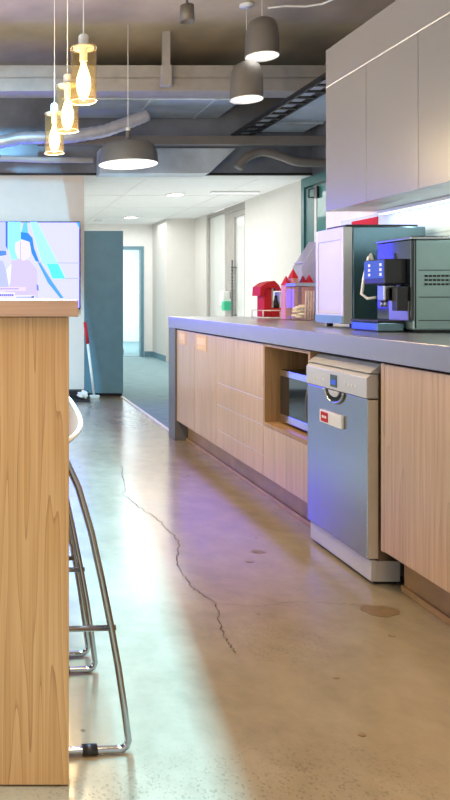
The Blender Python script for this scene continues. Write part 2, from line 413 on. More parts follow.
# floor cracks
def crack(name, pts, wd):
    b = bmesh.new(); P = []
    for (x0, y0), (x1, y1) in zip(pts, pts[1:]):
        n = max(2, int((abs(x1-x0)+abs(y1-y0))/2.6))
        for i in range(n):
            t = i/n; P.append((x0+(x1-x0)*t+random.uniform(-1.7, 1.7), y0+(y1-y0)*t+random.uniform(-.7, .7)))
    P.append(pts[-1]); prev = None
    G = [Vector((*fl(*p), .0006)) for p in P]
    for i, g in enumerate(G):
        d = (G[min(i+1, len(G)-1)]-G[max(i-1, 0)]).normalized(); s = Vector((-d.y, d.x, 0))*wd*random.uniform(.3, 1.2)
        a, c = b.verts.new(g+s), b.verts.new(g-s)
        if prev: b.faces.new((prev[0], prev[1], c, a))
        prev = (a, c)
    bmesh.ops.recalc_face_normals(b, faces=b.faces)
    m = MB(); m.merge(b); return struct(name, m, M['crack'])
q = lambda x, y: (100+x/1.2857, 420+y/1.2857)
crack('trim_floor_crack', [q(*p) for p in [(28, 60), (32, 80), (30, 95), (50, 112), (75, 128), (95, 148), (103, 160), (97, 180), (118, 215), (150, 236), (152, 255), (160, 280), (175, 300)]], .0026)
crack('trim_floor_crack', [q(*p) for p in [(150, 236), (200, 240), (250, 234), (345, 238)]], .001)
pc = fl(380, 611)
b = MB(); pts = []
for i in range(28):
    a = 2*PI*i/28; r = 1+.1*math.sin(3*a+1)+.06*math.sin(7*a)
    pts.append((pc[0]+.062*r*math.cos(a), pc[1]+.042*r*math.sin(a)))
b.prism(pts, 'z', .0004, .0012)
struct('trim_floor_patch', b, M['stain'])

for px, py, ra in ((258, 552, .018), (250, 562, .010), (336, 678, .006), (362, 735, .007), (392, 636, .006), (183, 476, .012)):
    cx_, cy_ = fl(px, py); pts = [(cx_+ra*1.5*(1+.25*math.sin(3*k+px))*math.cos(2*PI*k/14), cy_+ra*(1+.2*math.sin(2*k+py))*math.sin(2*PI*k/14)) for k in range(14)]
    struct('trim_floor_chip', MB().prism(pts, 'z', .0004, .0011), M['stain'])

# ------------------------------------------------------------------ ceiling services
b = bx(-4, XC, 6.30, 6.52, 2.90, 3.015, bev=.006).box(-4, XC, 6.315, 6.52, 3.015, 3.028).box(-4, XC, 6.30, 6.52, 3.028, 3.135, bev=.006)
tag(b.build('ceiling_beam', M['beam']), 'long pale taupe double beam running across under the dark ceiling', 'beam')
b = bx(2.845, 3.35, 2.2, 7.28, 2.76, 2.89, bev=.01)
for y in (3.4, 4.6, 5.8, 6.9): b.box(2.835, 3.36, y-.02, y+.02, 2.752, 2.896)
b2 = thing('air_duct', (3.1, 4.7, 2.76), 'grey rectangular air duct running lengthwise beside the grey wall cabinets', 'duct', None)
b.build('duct_body', M['duct'], b2)
rail = MB()
for x in (2.60, 2.78): rail.box(x-.012, x+.012, 5.2, 7.28, 2.70, 2.74)
for k in range(12): rail.box(2.588, 2.792, 5.3+k*.17, 5.33+k*.17, 2.70, 2.715)
tag(rail.build('cable_tray', M['black']), 'black ladder cable tray beside the lengthwise grey duct', 'cable tray')
b = bx(.75, 2.45, 6.56, 7.26, 2.90, 3.2, bev=.01)
for x in (.95, 1.6, 2.2): b.box(x-.015, x+.015, 6.55, 7.27, 2.89, 3.21)
tag(b.build('flat_duct', M['duct']), 'wide flat grey duct tucked behind the taupe beam', 'duct')
tag(bx(.55, XC-.001, 6.86, 6.96, 2.545, 2.63, bev=.006).build('cross_rail', M['pend']), 'brown cross rail below the ducts in front of the bulkhead', 'beam')
pp = [(at(x, y, 7.05)[0], at(x, y, 7.05)[2]) for x, y in ((100, 148), (236, 148), (209, 173.5), (100, 173.5))]
tag(MB().prism(pp, 'y', 7.05, 7.27, bev=.006).build('low_duct', M['duct']), 'low pale blue-grey slanted duct just above the corridor ceiling edge', 'duct')
pp = [at(238, 168, 7.0), at(246, 158, 7.0), at(262, 152, 7.0), at(280, 156, 7.0), at(298, 162, 7.0), at(325, 163, 7.0), at(345, 163, 7.0)]
Q = []
for a_, b_, c_, d_ in zip([pp[0]]+pp[:-2], pp[:-1], pp[1:], pp[2:]+[pp[-1]]):
    for k in range(6):
        t = k/6; Q.append(tuple(.5*(2*b_[n]+(c_[n]-a_[n])*t+(2*a_[n]-5*b_[n]+4*c_[n]-d_[n])*t*t+(3*b_[n]-a_[n]-3*c_[n]+d_[n])*t**3) for n in range(3)))
Q.append(pp[-1])
tag(MB().tube(Q, .042, n=14).build('sagging_pipe', M['pend']), 'dark sagging pipe above the corridor ceiling edge right of the low duct', 'pipe')
P = [at(-40, 150, 6.7), at(20, 138, 6.7), at(70, 137, 6.7), at(105, 131, 6.7), at(130, 122, 6.7), at(150, 114, 6.7)]
PP = []
for i in range(len(P)-1):
    for k in range(8):
        t = k/8; PP.append(tuple(P[i][j]*(1-t)+P[i+1][j]*t for j in range(3)))
tag(MB().tube(PP, [.058+.006*(i % 2) for i in range(len(PP))], n=14).build('flexible_duct', M['flex']), 'pale corrugated flexible duct snaking behind the warm glass pendants', 'duct')
tag(MB().tube([at(-30, 157, 6.9), at(45, 160, 6.9), at(93, 160, 6.9)], .03).build('sprinkler_pipe', M['beam']), 'thin horizontal pipe under the ducts behind the lowest glass pendant', 'pipe')
x, D, z = at(166, 91, 6.22)
tag(MB().box(x-.03, x+.03, D-.03, D+.03, 3.0, 3.399).box(x-.045, x+.045, D-.035, D+.035, 2.92, 3.1, bev=.004).build('hanger_post', M['beam']), 'taupe vertical hanger post fixed to the beam', 'post')
P = [at(268, 8, 5.5), at(285, 6, 5.5), at(305, 6.5, 5.45), at(322, 4, 5.4), at(334, -1, 5.3), at(345, -4, 5.2)]
tag(MB().tube(P, .008, n=8).build('ceiling_cable', M['seam']), 'thin pale cable curving along the dark ceiling', 'cable')
x, D, z = at(187, 15, 5.2)
o = thing('ceiling_spotlight', (x, D, z), 'small taupe spotlight on the dark ceiling beside the hanger post', 'spotlight')
MB().lathe([(.0, .12), (.05, .12), (.055, .0), (.045, .0), (.04, .02), (0, .02)], (x, D, z-.05), n=20).build('lamp_head', M['pend'], o)
MB().tube([(x, D, z+.06), (x, D, 3.399)], .01).build('stem', M['pend'], o)
x, D, z = at(206, 25, 5.0)
tag(MB().lathe([(0, 0), (.045, 0), (.06, .02), (.06, .035), (0, .035)], (x, D, 3.364), n=20).build('smoke_detector', M['beam']), 'flat round detector on the dark ceiling above the bell pendants', 'smoke detector')

o = thing('aisle_fill_shield', (AX, AY, AZ-.2), 'long skirted fill light added out of view to edge the floor light', 'ceiling light')
hl = MB().box(-.12, .05, -1.65, 1.65, 0, .02).box(-.12, -.11, -1.65, 1.65, -.06, 0).box(.031, .04, -1.65, 1.65, -.19, 0).build('housing', M['pend_dark'])  # added shield, its deep skirt cuts the edge of the floor light
hl.parent = o; hl.rotation_euler = (0, 0, AR); hl.location = (0, 0, .2)
for y in (1.3, 4.1):
    xx = AX+math.tan(-AR)*(y-AY)
    MB().tube([(xx, y, AZ+.02), (xx, y, 3.399)], .004, n=6).build('cord', M['seam'], o)

# pendants -----------------------------------------------------------
def glass_pendant(X, D, zb, label, hang=3.399):
    o = thing('glass_pendant', (X, D, zb), label, 'pendant lamp', 'warm glass cylinder pendants over the bar table')
    R, h = .060, .245
    MB().lathe([(R, 0), (R, h), (R-.012, h+.004), (R-.012, h+.001), (R-.003, h-.003), (R-.003, 0), (R, 0)], (X, D, zb), n=40).build('glass_shade', M['amber'], o)
    for zz in (0, h): MB().tube([(X+R*math.cos(2*PI*k/40), D+R*math.sin(2*PI*k/40), zb+zz) for k in range(40)], 0.0016, n=6, closed=True).build('rim', M['brass'], o)
    MB().lathe([(.0, h+.062), (.018, h+.062), (.023, h+.055), (.023, h+.004), (.048, h+.004), (.048, h-.003), (.018, h-.003), (.018, h-.06), (0, h-.06)], (X, D, zb), n=24).build('socket', M['seam'], o)
    MB().lathe([(0, .175), (.012, .175), (.014, .16), (.022, .14), (.032, .105), (.034, .075), (.028, .04), (.016, .012), (0, .002)], (X, D, zb), n=24).build('bulb', M['bulb'], o)
    MB().tube([(X, D, zb+h+.06), (X, D, hang)], .003, n=6).build('cord', M['seam'], o)
    ld = bpy.data.lights.new('bulb_light', 'POINT'); ld.energy = 28; ld.color = (1, .72, .38); ld.shadow_soft_size = .036
    lo = bpy.data.objects.new('bulb_light', ld); COL.objects.link(lo); lo.parent = o; lo.location = (0, 0, -.06)
    return o
for (px, py, D, lab) in ((83.5, 101.4, 3.23, 'highest and nearest of the three warm amber glass cylinder pendants'),
                         (67.5, 131, 3.80, 'middle one of the three warm amber glass cylinder pendants'),
                         (54.5, 153, 4.36, 'lowest and furthest of the three warm amber glass cylinder pendants')):
    X, _, z = at(px, py, D); glass_pendant(X, D, z, lab)
def bell(X, D, zb, label, h=.30, R=.125):
    o = thing('bell_pendant', (X, D, zb), label, 'pendant lamp', 'taupe bell pendants')
    MB().lathe([(R, 0), (R+.002, .03), (R*.99, h*.5), (R*.93, h*.72), (R*.78, h*.9), (R*.45, h*.985), (.02, h)], (X, D, zb), n=40).build('shade', M['pend'], o)
    MB().lathe([(R, 0), (R-.004, .0), (R-.006, .03), (R*.9, h*.5), (.0, h*.52)], (X, D, zb), n=40).build('shade_lining', M['whitep'], o)
    MB().lathe([(0, .06), (.03, .06), (.045, .1), (.03, .15), (0, .15)], (X, D, zb), n=20).build('bulb', M['down'], o)
    MB().tube([(X+R*math.cos(2*PI*k/40), D+R*math.sin(2*PI*k/40), zb) for k in range(40)], .004, n=6, closed=True).build('rim', M['whitep'], o)
    MB().tube([(X, D, zb+h), (X, D, 3.399)], .003, n=6).build('cord', M['seam'], o)
    return o
X, _, z = at(246.5, 99.5, 5.62); bell(X, 5.62, z, 'lower taupe bell pendant hanging below the other one')
MB_r = MB().lathe([(0, 0), (.055, 0), (.055, .02), (0, .02)], (X, 5.62, 3.379), n=24)
tag(MB_r.build('ceiling_rose', M['whitep']), 'white round ceiling plate above the lower bell pendant', 'ceiling rose')
X, _, z = at(262, 56.5, 5.5); bell(X, 5.5, z, 'upper taupe bell pendant hanging highest')
X, D, z = at(128, 164.5, 6.03)
o = thing('dome_pendant', (X, D, z), 'wide charcoal dome pendant with a glowing white underside', 'pendant lamp')
MB().lathe([(.25, 0), (.252, .02), (.247, .08), (.232, .14), (.20, .175), (.12, .195), (.03, .20), (.02, .24), (.02, .29)], (X, D, z), n=48).build('shade', M['pend_dark'], o)
MB().lathe([(.25, 0), (.244, .0), (.235, .05), (0, .06)], (X, D, z), n=48).build('shade_lining', M['shade_in'], o)
MB().tube([(X, D, z+.28), (X, D, z+.32)], .02, n=12).build('cap', M['seam'], o)
MB().tube([(X, D, z+.31), (X, D, 3.399)], .0035, n=6).build('cord', M['seam'], o)

# corridor ceiling lamps
for (px, py, lab) in ((175, 194, 'nearer round downlight in the white corridor ceiling'), (131, 217, 'further round downlight in the white corridor ceiling')):
    D = F*(ZC-H)/(CY-py); X = (px-CX)*D/F
    o = thing('downlight', (X, D, ZC-.016), lab, 'downlight', 'corridor downlights')
    MB().lathe([(.10, .0), (.12, .008), (.12, .0125), (.085, .0125), (.10, 0)], (X, D, ZC-.016), n=32).build('trim_ring', M['whitep'], o)
    MB().lathe([(0, .003), (.095, .004), (.085, .0115), (0, .0115)], (X, D, ZC-.016), n=32).build('lens', M['down'], o)
o = thing('linear_light', (3.02, 8.38, ZC-.02), 'slim linear light in the corridor ceiling near the right wall', 'ceiling light')
MB().box(2.74, 3.32, 8.35, 8.41, ZC-.02, ZC-.004, bev=.002).build('housing', M['whitep'], o)
MB().box(2.76, 3.30, 8.36, 8.40, ZC-.023, ZC-.0205).build('diffuser', M['led'], o)
X, D, _ = (86.0+18)*8.9/700*1.65, 11.3, 0
o = thing('ceiling_sensor', (1.9, 11.5, ZC-.03), 'small white sensor at the far end of the corridor ceiling', 'sensor')
MB().lathe([(0, 0), (.05, .004), (.07, .02), (.07, .026), (0, .026)], (1.9, 11.5, ZC-.03), n=24).build('dome', M['whitep'], o)

# wall wash spot in the corridor (lamp in the ceiling near the right wall)
sd = bpy.data.lights.new('wall_wash', 'SPOT'); sd.energy = 13; sd.spot_size = math.radians(70); sd.spot_blend = .5; sd.color = (1, .97, .9)
so = bpy.data.objects.new('wall_wash', sd); COL.objects.link(so); so.location = (3.25, 8.45, ZC-.04); so.rotation_euler = (0, math.radians(12), 0)

# ------------------------------------------------------------------ television
TD = 7.20
def tv(x, y): 
    X, _, z = at(x, y, TD); return X, z
tx1, tz1 = tv(80.3, 221.4); _, tz0 = tv(80, 309.5); tx0 = tx1-1.74
o = thing('television', (tx0/2+tx1/2, TD, tz0), 'large wall-mounted television glowing blue-white above the bar table', 'television')
MB().box(tx0, tx1, TD, TD+.05, tz0, tz1, bev=.006).box(tx0+.4, tx1-.4, TD+.05, DT-.001, tz0+.2, tz1-.2).build('housing', M['blacktrim'], o)
sc = MB().box(tx0+.012, tx1-.012, TD-.003, TD-.0005, tz0+.018, tz1-.012).build('screen', M['scr'], o)
k = MB(); ly = [0]
EM = {}
def em(c):
    if c not in EM: EM[c] = emit('screen_tone', (c[0], c[1], c[2]*(4.2 if c[2] > 2 else 1)), 1.0)
    return EM[c]
def pic(pts, c):
    ly[0] += 1; t = TD-.0032-.00012*ly[0]
    k.prism([tv(x/5, 210+y/5) for x, y in pts], 'y', t-.0001, t, em(c))
pic([(-60, 60), (32, 60), (32, 225), (-60, 225)], (.62, .66, 2.6))
pic([(28, 60), (38, 60), (38, 200), (28, 180)], (.05, .22, .75))
pic([(-60, 200), (30, 205), (32, 225), (-60, 240)], (.1, .3, 1.3))
pic([(40, 60), (104, 60), (104, 240), (60, 250), (40, 190)], (.35, 1.15, 2.3))
pic([(150, 60), (185, 60), (330, 345), (320, 345), (210, 265)], (.45, 1.3, 2.6))
pic([(235, 270), (290, 270), (325, 343), (262, 343)], (.12, 1.1, 1.9))
pic([(58, 255), (105, 240), (150, 255), (185, 300), (190, 445), (20, 445), (40, 330)], (.72, .62, 2.2))
pic([(-60, 240), (15, 255), (40, 330), (45, 385), (-60, 385)], (.55, .60, 2.4))
pic([(30, 300), (58, 268), (52, 360), (44, 385)], (.9, .95, 3.0))
pic([(76, 165), (105, 150), (140, 152), (155, 190), (150, 235), (120, 255), (88, 240), (76, 205)], (.95, .85, 2.6))
pic([(104, 110), (140, 115), (162, 140), (170, 190), (197, 262), (178, 255), (158, 215), (148, 160), (104, 145)], (.03, .28, 1.5))
pic([(135, 60), (118, 62), (108, 110), (140, 115)], (.15, .7, 2.0))
pic([(188, 262), (200, 262), (262, 360), (318, 440), (300, 440), (240, 365)], (.10, .42, 1.0))
pic([(186, 262), (400, 264), (400, 267), (186, 265)], (.45, .5, 1.2))
pic([(312, 341), (400, 341), (400, 344), (312, 344)], (.45, .5, 1.2))
pic([(-60, 385), (130, 385), (130, 404), (-60, 404)], (.9, .75, 2.8))
pic([(100, 155), (104, 155), (104, 250), (100, 250)], (.55, .6, 1.4))
pic([(182, 370), (192, 378), (194, 405), (184, 400)], (.2, .3, .9))
for xx in range(-40, 95, 9): pic([(xx, 391), (xx+6, 391), (xx+6, 397), (xx, 397)], (.35, .28, .8))
pic([(-60, 412), (75, 412), (75, 436), (-60, 436)], (.95, .9, 3.0))
for xx in range(-40, 66, 10): pic([(xx, 420), (xx+7, 420), (xx+7, 431), (xx, 431)], (.12, .1, .7))
pic([(75, 426), (176, 426), (176, 443), (75, 443)], (.9, .9, 2.0))
pic([(80, 434), (160, 434), (160, 438), (80, 438)], (.3, .3, .7))
pic([(158, 430), (172, 430), (168, 441), (156, 441)], (.1, .2, .35))
pic([(380, 62), (398, 62), (398, 95)], (.1, .5, 1.4))
k.build('picture', None, sc)

# ------------------------------------------------------------------ bar table and stools
PX = .186
o = thing('bar_table', (-.4, 2.5, 0), 'tall honey oak bar table with a broad end panel', 'table')
MB().box(-1.0, PX, 1.496, 1.528, .004, 1.004, bev=.0015).build('end_panel', M['oak'], o)
MB().box(-1.0, PX, 3.60, 3.645, .004, 1.004, bev=.0015).build('end_panel', M['oak'], o)
MB().box(-1.015, .204, 1.48, 3.66, 1.005, 1.041, bev=.002).build('tabletop', M['oak_top'], o)
MB().box(-.9, -.86, 1.529, 3.599, .6, .9).build('rail', M['oak'], o)

def stool(loc, rz, label):
    o = thing('bar_stool', (0, 0, 0), label, 'stool', 'sled base stools at the bar table')
    # local frame: x right towards the aisle, y away from the camera; near side frame at y=-.175
    rt = [(.205, .0), (.2575, .02)]
    for s in (-1, 1):
        y = s*.172
        def leg(sx):
            L0 = [(.262, .03), (.253, .10), (.238, .20), (.222, .29), (.200, .40), (.176, .51), (.147, .61), (.122, .665), (.108, .688)]
            return [(sx*a, y*(1-.18*max(0, c-.45)), c) for a, c in L0]
        A = leg(1); B = leg(-1)
        el = [(.262, y, .03), (.258, y, .018), (.248, y, .011), (.235, y, .0105)]
        path = A[::-1]+el[1:]+[(-.235, y, .0105)]+[(-e[0], e[1], e[2]) for e in el[::-1][1:]]+B[1:]
        fr = MB().tube(path, .008, n=12).build('side_frame', M['chrome'], o)
        MB().tube([(-.225, y, .289), (.232, y, .289)], .0065, n=10).build('footrest', M['chrome'], o)
        for gx in (.172, -.172):
            MB().tube([(gx-.017, y, .0122), (gx+.017, y, .0122)], .0118, n=12).build('glide', M['black'], fr)
    # moulded seat shell: plan outline with the aisle side turned up
    b = bmesh.new(); nu, nv = 16, 16; top = []; 
    def surf(u, v):
        x = -.19+u*.366; y = -.170+v*.345
        e = 2*abs(v-.5)
        if u > .5: x -= (e**3)*(.055 if v < .5 else .02)*(u-.5)*2
        t = max(0, (u-.55)/.45)
        z = .700+.008*e**2+t**1.6*(.014+.125*v-.055*v*v)
        return Vector((x, y, z))
    for th in (0, -.012):
        top.append([[b.verts.new(surf(i/nu, j/nv)+Vector((0, 0, th))) for j in range(nv+1)] for i in range(nu+1)])
    A, B = top
    for i in range(nu):
        for j in range(nv):
            b.faces.new((A[i][j], A[i+1][j], A[i+1][j+1], A[i][j+1])); b.faces.new((B[i][j], B[i][j+1], B[i+1][j+1], B[i+1][j]))
    for f in b.faces: f.smooth = True
    bmesh.ops.recalc_face_normals(b, faces=b.faces)
    border = [(i, 0) for i in range(nu+1)]+[(nu, j) for j in range(1, nv+1)]+[(i, nv) for i in range(nu-1, -1, -1)]+[(0, j) for j in range(nv-1, 0, -1)]
    st = MB(); st.merge(b, M['tan']); se = st.build('seat', M['tan'], o)
    rim = [surf(i/nu, j/nv)+Vector((0, 0, -.004)) for i, j in border]
    e = MB().tube(rim, .006, n=8, closed=True).build('seat_edge', M['whitep'], se); e['label'] = 'white rim of the seat'
    o.location = loc; o.rotation_euler = (0, 0, rz)
    return o
stool((.064, 1.762, 0), math.radians(3.5), 'nearer chrome sled-base bar stool with a tan seat beside the oak table')
s2 = copy_tree(bpy.data.objects['bar_stool'])
s2.location = (.025, 2.172, 0); s2.rotation_euler = (0, 0, math.radians(8)); s2['label'] = 'further chrome bar stool mostly hidden behind the nearer stool and table'

# ------------------------------------------------------------------ corridor side: cupboard, broom, dustpan
o = thing('storage_cupboard', (1.28, 7.66, 0), 'tall blue-grey cupboard standing beside the television wall', 'cupboard')
MB().box(1.072, 1.486, 7.38, 7.96, .03, 1.745, bev=.003).build('body', M['slate'], o)
MB().box(1.074, 1.484, 7.358, 7.378, .035, 1.742, bev=.003).build('door', M['slate'], o)
MB().box(1.08, 1.48, 7.39, 7.95, .001, .03).build('plinth', M['black'], o)
MB().box(1.476, 1.494, 7.365, 7.385, .44, .50, bev=.004).build('handle', M['silver'], o)
o = thing('broom', at(94, 397, 7.27)[:2]+(0,), 'broom with white pole and red grip leaning against the blue-grey cupboard', 'broom')
x0, _, _ = at(94, 396, 7.25); hx = x0
a = Vector((x0, 7.25, .035)); t = Vector((at(84.4, 322, 7.29)[0]+.005, 7.279, at(84, 322, 7.29)[2])); g = a+(t-a)*.7
MB().tube([a, g], .014, n=10).build('pole', M['whitep'], o)
MB().tube([g, t], .017, n=10).build('grip', M['red'], o)
MB().box(hx-.045, hx+.055, 7.22, 7.275, .012, .032, bev=.006).build('head', M['whitep'], o)
MB().box(hx-.04, hx+.05, 7.225, 7.27, .0005, .012).build('bristles', M['cloth'], o)
x0, y0 = at(84, 398, 7.05)[0], 7.05
o = thing('dustpan', (x0, y0, 0), 'dark dustpan on the floor at the foot of the television wall', 'dustpan')
MB().prism([(x0-.16, y0-.08), (x0+.05, y0-.10), (x0+.06, y0+.12), (x0-.16, y0+.12)], 'z', .001, .02).box(x0-.16, x0+.06, y0+.10, y0+.12, .02, .09).box(x0-.165, x0-.15, y0-.06, y0+.12, .02, .07).build('pan', M['black'], o)
b = bmesh.new(); bmesh.ops.create_icosphere(b, subdivisions=3, radius=1)
for v in b.verts:
    n = 1+.22*math.sin(5*v.co.x+3*v.co.y)+.15*math.sin(9*v.co.z+4*v.co.x)
    v.co = Vector((x0-.01+v.co.x*.05*n, y0-.0+v.co.y*.045*n, .062+max(-.04, v.co.z*.04*n)))
for f in b.faces: f.smooth = True
mm = MB(); mm.merge(b); tag(mm.build('cleaning_rag', M['cloth']), 'crumpled pale rag lying in the dark dustpan', 'rag')

# ------------------------------------------------------------------ base cabinets
ZB, ZT = .145, .812
D0, D1, D1b, D2, D3 = 5.105, 4.68, 4.248, 3.537, 3.028      # cabinet joints in depth
DR = 2.491
def carcass(o, y0, y1, z1=ZT):
    b = MB(); t = .017
    b.box(XD+.022, XW-.02, y0, y0+t, ZB, z1).box(XD+.022, XW-.02, y1-t, y1, ZB, z1).box(XD+.022, XW-.02, y0+t, y1-t, ZB, ZB+t).box(XW-.03, XW-.02, y0+t, y1-t, ZB+t, z1)
    b.build('carcass', M['ash_in'], o)
    MB().box(XK, XK+.018, y0, y1, .001, ZB-.002).build('kick_board', M['kick'], o)
    MB().box(XK-.012, XK-.001, y0, y1, .001, .022).build('floor_strip', M['kick'], o)
def front(o, name, y0, y1, z0, z1, mat='ash'):
    g = .0022
    return MB().box(XD, XD+.019, y0+g, y1-g, z0+g, z1-g, bev=.001).build(name, M[mat], o)
o = thing('base_cabinet', (1.78, (D0+D1b)/2, 0), 'ash double-door base cabinet at the far end with two paper tags', 'cabinet')
carcass(o, D1b+.001, D0-.001)
front(o, 'door', D1, D0, ZB, ZT); front(o, 'door', D1b, D1, ZB, ZT)
o = thing('drawer_cabinet', (1.78, (D2+D1b)/2, 0), 'ash drawer cabinet with four drawer fronts left of the microwave niche', 'cabinet')
carcass(o, D2+.001, D1b-.001)
for z0, z1 in ((.531, ZT), (.398, .531), (.246, .398), (ZB, .246)): 
    front(o, 'drawer', D2, D1b, z0, z1)
    # pale reveal under each front
for z in (.531, .398, .246): MB().box(XD+.003, XD+.018, D2+.004, D1b-.004, z-.0021, z+.0021).build('drawer_reveal', M['seam'], o)
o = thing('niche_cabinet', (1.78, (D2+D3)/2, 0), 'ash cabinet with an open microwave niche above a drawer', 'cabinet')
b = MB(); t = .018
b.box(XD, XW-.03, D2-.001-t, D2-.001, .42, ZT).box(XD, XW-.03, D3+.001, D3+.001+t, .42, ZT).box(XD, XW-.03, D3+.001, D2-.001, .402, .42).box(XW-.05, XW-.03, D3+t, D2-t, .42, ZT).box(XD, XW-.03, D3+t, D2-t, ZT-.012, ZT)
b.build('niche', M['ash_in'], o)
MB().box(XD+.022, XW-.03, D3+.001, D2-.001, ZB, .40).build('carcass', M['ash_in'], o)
front(o, 'drawer', D3, D2, ZB, .402)
MB().box(XK, XK+.018, D3+.001, D2-.001, .001, ZB-.002).build('kick_board', M['kick'], o)
MB().box(XK-.012, XK-.001, D3+.001, D2-.001, .001, .022).build('floor_strip', M['kick'], o)
o = thing('sink_cabinet', (1.78, DR-.4, 0), 'ash base cabinet with tall doors right of the dishwasher', 'cabinet')
carcass(o, DR-.90, DR-.001)
MB().box(XD, XW-.03, DR-.019, DR, ZB, ZT).build('side_panel', M['ash'], o)
front(o, 'door', DR-.45, DR-.018, ZB, ZT); front(o, 'door', DR-.90, DR-.45, ZB, ZT)
o = thing('base_cabinet', (1.78, DR-1.36, 0), 'ash base cabinet nearest the camera right of the dishwasher', 'cabinet')
carcass(o, DR-1.8, DR-.902)
front(o, 'door', DR-1.35, DR-.901, ZB, ZT); front(o, 'door', DR-1.8, DR-1.35, ZB, ZT)

XP = 2.52
o = thing('worktop', (1.78, 3, 0), 'long grey worktop with a thick edge and grey end leg', 'worktop')
MB().prism([(XS, .68), (XW-.001, .68), (XW-.001, 4.377), (XP, 4.377), (XP, 5.28), (XS, 5.28)], 'z', .819, .90, bev=.003).build('slab', M['slab'], o)
MB().box(XS+.002, XP-.002, 5.108, 5.278, .001, .818, bev=.002).build('end_leg', M['slab_leg'], o)
def ctag(y0, y1, z0, z1, label):
    o = thing('paper_tag', (XD-.003, (y0+y1)/2, z0), label, 'tag', 'paper tags on the cabinet doors')
    MB().box(XD-.003, XD-.0005, y0, y1, z0, z1).build('card', M['tag'], o)
    b = MB(); yc = (y0+y1)/2; zc = (z0+z1)/2
    b.box(XD-.0042, XD-.0031, y0+.03, y1-.03, zc-.012, z1-.018)
    for k in range(3): b.box(XD-.0042, XD-.0031, y0+.03, y1-.03-.02*(k % 2), z0+.012+k*.008, z0+.015+k*.008)
    b.build('print', M['tag_in'], o)
ctag(4.87, 5.05, .71, .805, 'small orange paper tag on the furthest ash door')
ctag(4.42, 4.64, .70, .80, 'orange paper tag on the ash door beside the drawers')

# microwave
o = thing('microwave', (1.70, 3.24, .422), 'steel and black microwave in the open niche', 'microwave')
mx, my0, my1, mz0, mz1 = 1.48, 3.05, 3.478, .434, .688
MB().box(mx+.02, 1.86, my0, my1, mz0, mz1, bev=.004).build('case', M['black'], o)
MB().box(mx, mx+.019, my0, my1, mz1-.032, mz1, bev=.002).build('trim_bar', M['steel_bright'], o)
MB().box(mx, mx+.019, my0, my1, mz0, mz0+.036, bev=.002).build('trim_bar', M['steel_bright'], o)
MB().box(mx+.002, mx+.019, my0, my1, mz0+.037, mz1-.033).build('door_glass', M['darkglass'], o)
MB().tube([(mx-.012, my0+.10, mz0+.05), (mx-.02, my0+.10, mz0+.08), (mx-.02, my0+.10, mz1-.09), (mx-.012, my0+.10, mz1-.05)], .004, n=8).build('door_handle', M['pend'], o)
for y in (my0+.05, my1-.05):
    for x in (mx+.06, 1.8): MB().lathe([(.012, 0), (.012, .012)], (x, y, .4215), n=12, caps=True).build('foot', M['black'], o)

# dishwasher
dx, dy0, dy1 = 1.40, 2.543, 3.013
o = thing('dishwasher', (1.7, 2.78, 0), 'stainless steel freestanding dishwasher under the grey worktop', 'dishwasher')
MB().box(dx+.042, 2.02, dy0+.006, dy1-.006, .03, .785).build('body', M['steel_side'], o)
dr = MB().box(dx, dx+.04, dy0, dy1, .092, .676, bev=.004).build('door', M['steel'], o)
MB().box(dx+.004, dx+.038, dy0-.0016, dy0-.0003, .096, .672).build('door_edge', M['edge'], dr)
b = MB().prism([(dx-.004, .678), (dx+.04, .678), (dx+.04, .766), (dx+.012, .766), (dx-.004, .752)], 'y', dy0-.001, dy1+.001, bev=.002)
cp = b.build('control_panel', M['silver'], o)
yc = (dy0+dy1)/2
dsp = MB().box(dx-.0055, dx-.0043, yc-.026, yc+.026, .690, .738).build('display', M['darkglass'], cp)
MB().box(dx-.0062, dx-.0056, yc-.018, yc+.02, .70, .718).build('digits', M['disp'], dsp)
for k_ in (-.16, -.135, -.11, -.085, .085, .11, .135, .16): MB().box(dx-.0056, dx-.0043, yc+k_-.005, yc+k_+.005, .708, .716).build('button', M['whitep'], cp)
# handle bowl below the panel
pts = [(yc+.072*math.cos(a), .676+.048*math.sin(a)) for a in [PI+PI*i/20 for i in range(21)]]
hd = MB().prism(pts, 'x', dx-.002, dx-.0006).build('handle', M['darkglass'], o)
MB().tube([(dx-.004, y, z) for y, z in pts], .0055, n=8).build('handle_rim', M['chrome'], hd)
MB().prism([(yc+.040*math.cos(a), .675+.024*math.sin(a)) for a in [PI+PI*i/14 for i in range(15)]], 'x', dx-.006, dx-.0021).build('grip', M['silver'], hd)
MB().prism([(dx+.004, .770), (dx+.05, .803), (2.02, .803), (2.02, .786), (dx+.044, .786), (dx+.044, .770)], 'y', dy0-.004, dy1+.004).build('lid', M['silver'], o)
MB().box(dx+.013, dx+.036, dy0, dy1, .012, .088, bev=.003).box(dx+.036, dx+.12, dy0+.002, dy1-.002, .012, .085).build('plinth', M['silver'], o)
for y in (dy0+.05, dy1-.05):
    for x in (1.56, 1.95): MB().lathe([(.02, 0), (.02, .03)], (x, y, .0005), n=12, caps=True).build('foot', M['black'], o)
MB().box(dx+.03, dx+.11, dy0+.01, dy1-.01, .0005, .012).build('base_strip', M['black'], o)
o = thing('magnet_sign', (dx-.006, 2.795, .535), 'white magnet sign with a red square on the dishwasher door', 'sign')
MB().box(dx-.011, dx-.0005, 2.707, 2.882, .535, .587, bev=.002).build('plate', M['whitep'], o)
MB().box(dx-.0125, dx-.0112, 2.81, 2.868, .542, .580).build('red_square', M['red'], o)
b = MB()
for k_ in range(3): b.box(dx-.0132, dx-.0126, 2.822+k_*.013, 2.831+k_*.013, .556, .566)
b.build('lettering', M['whitep'], o)

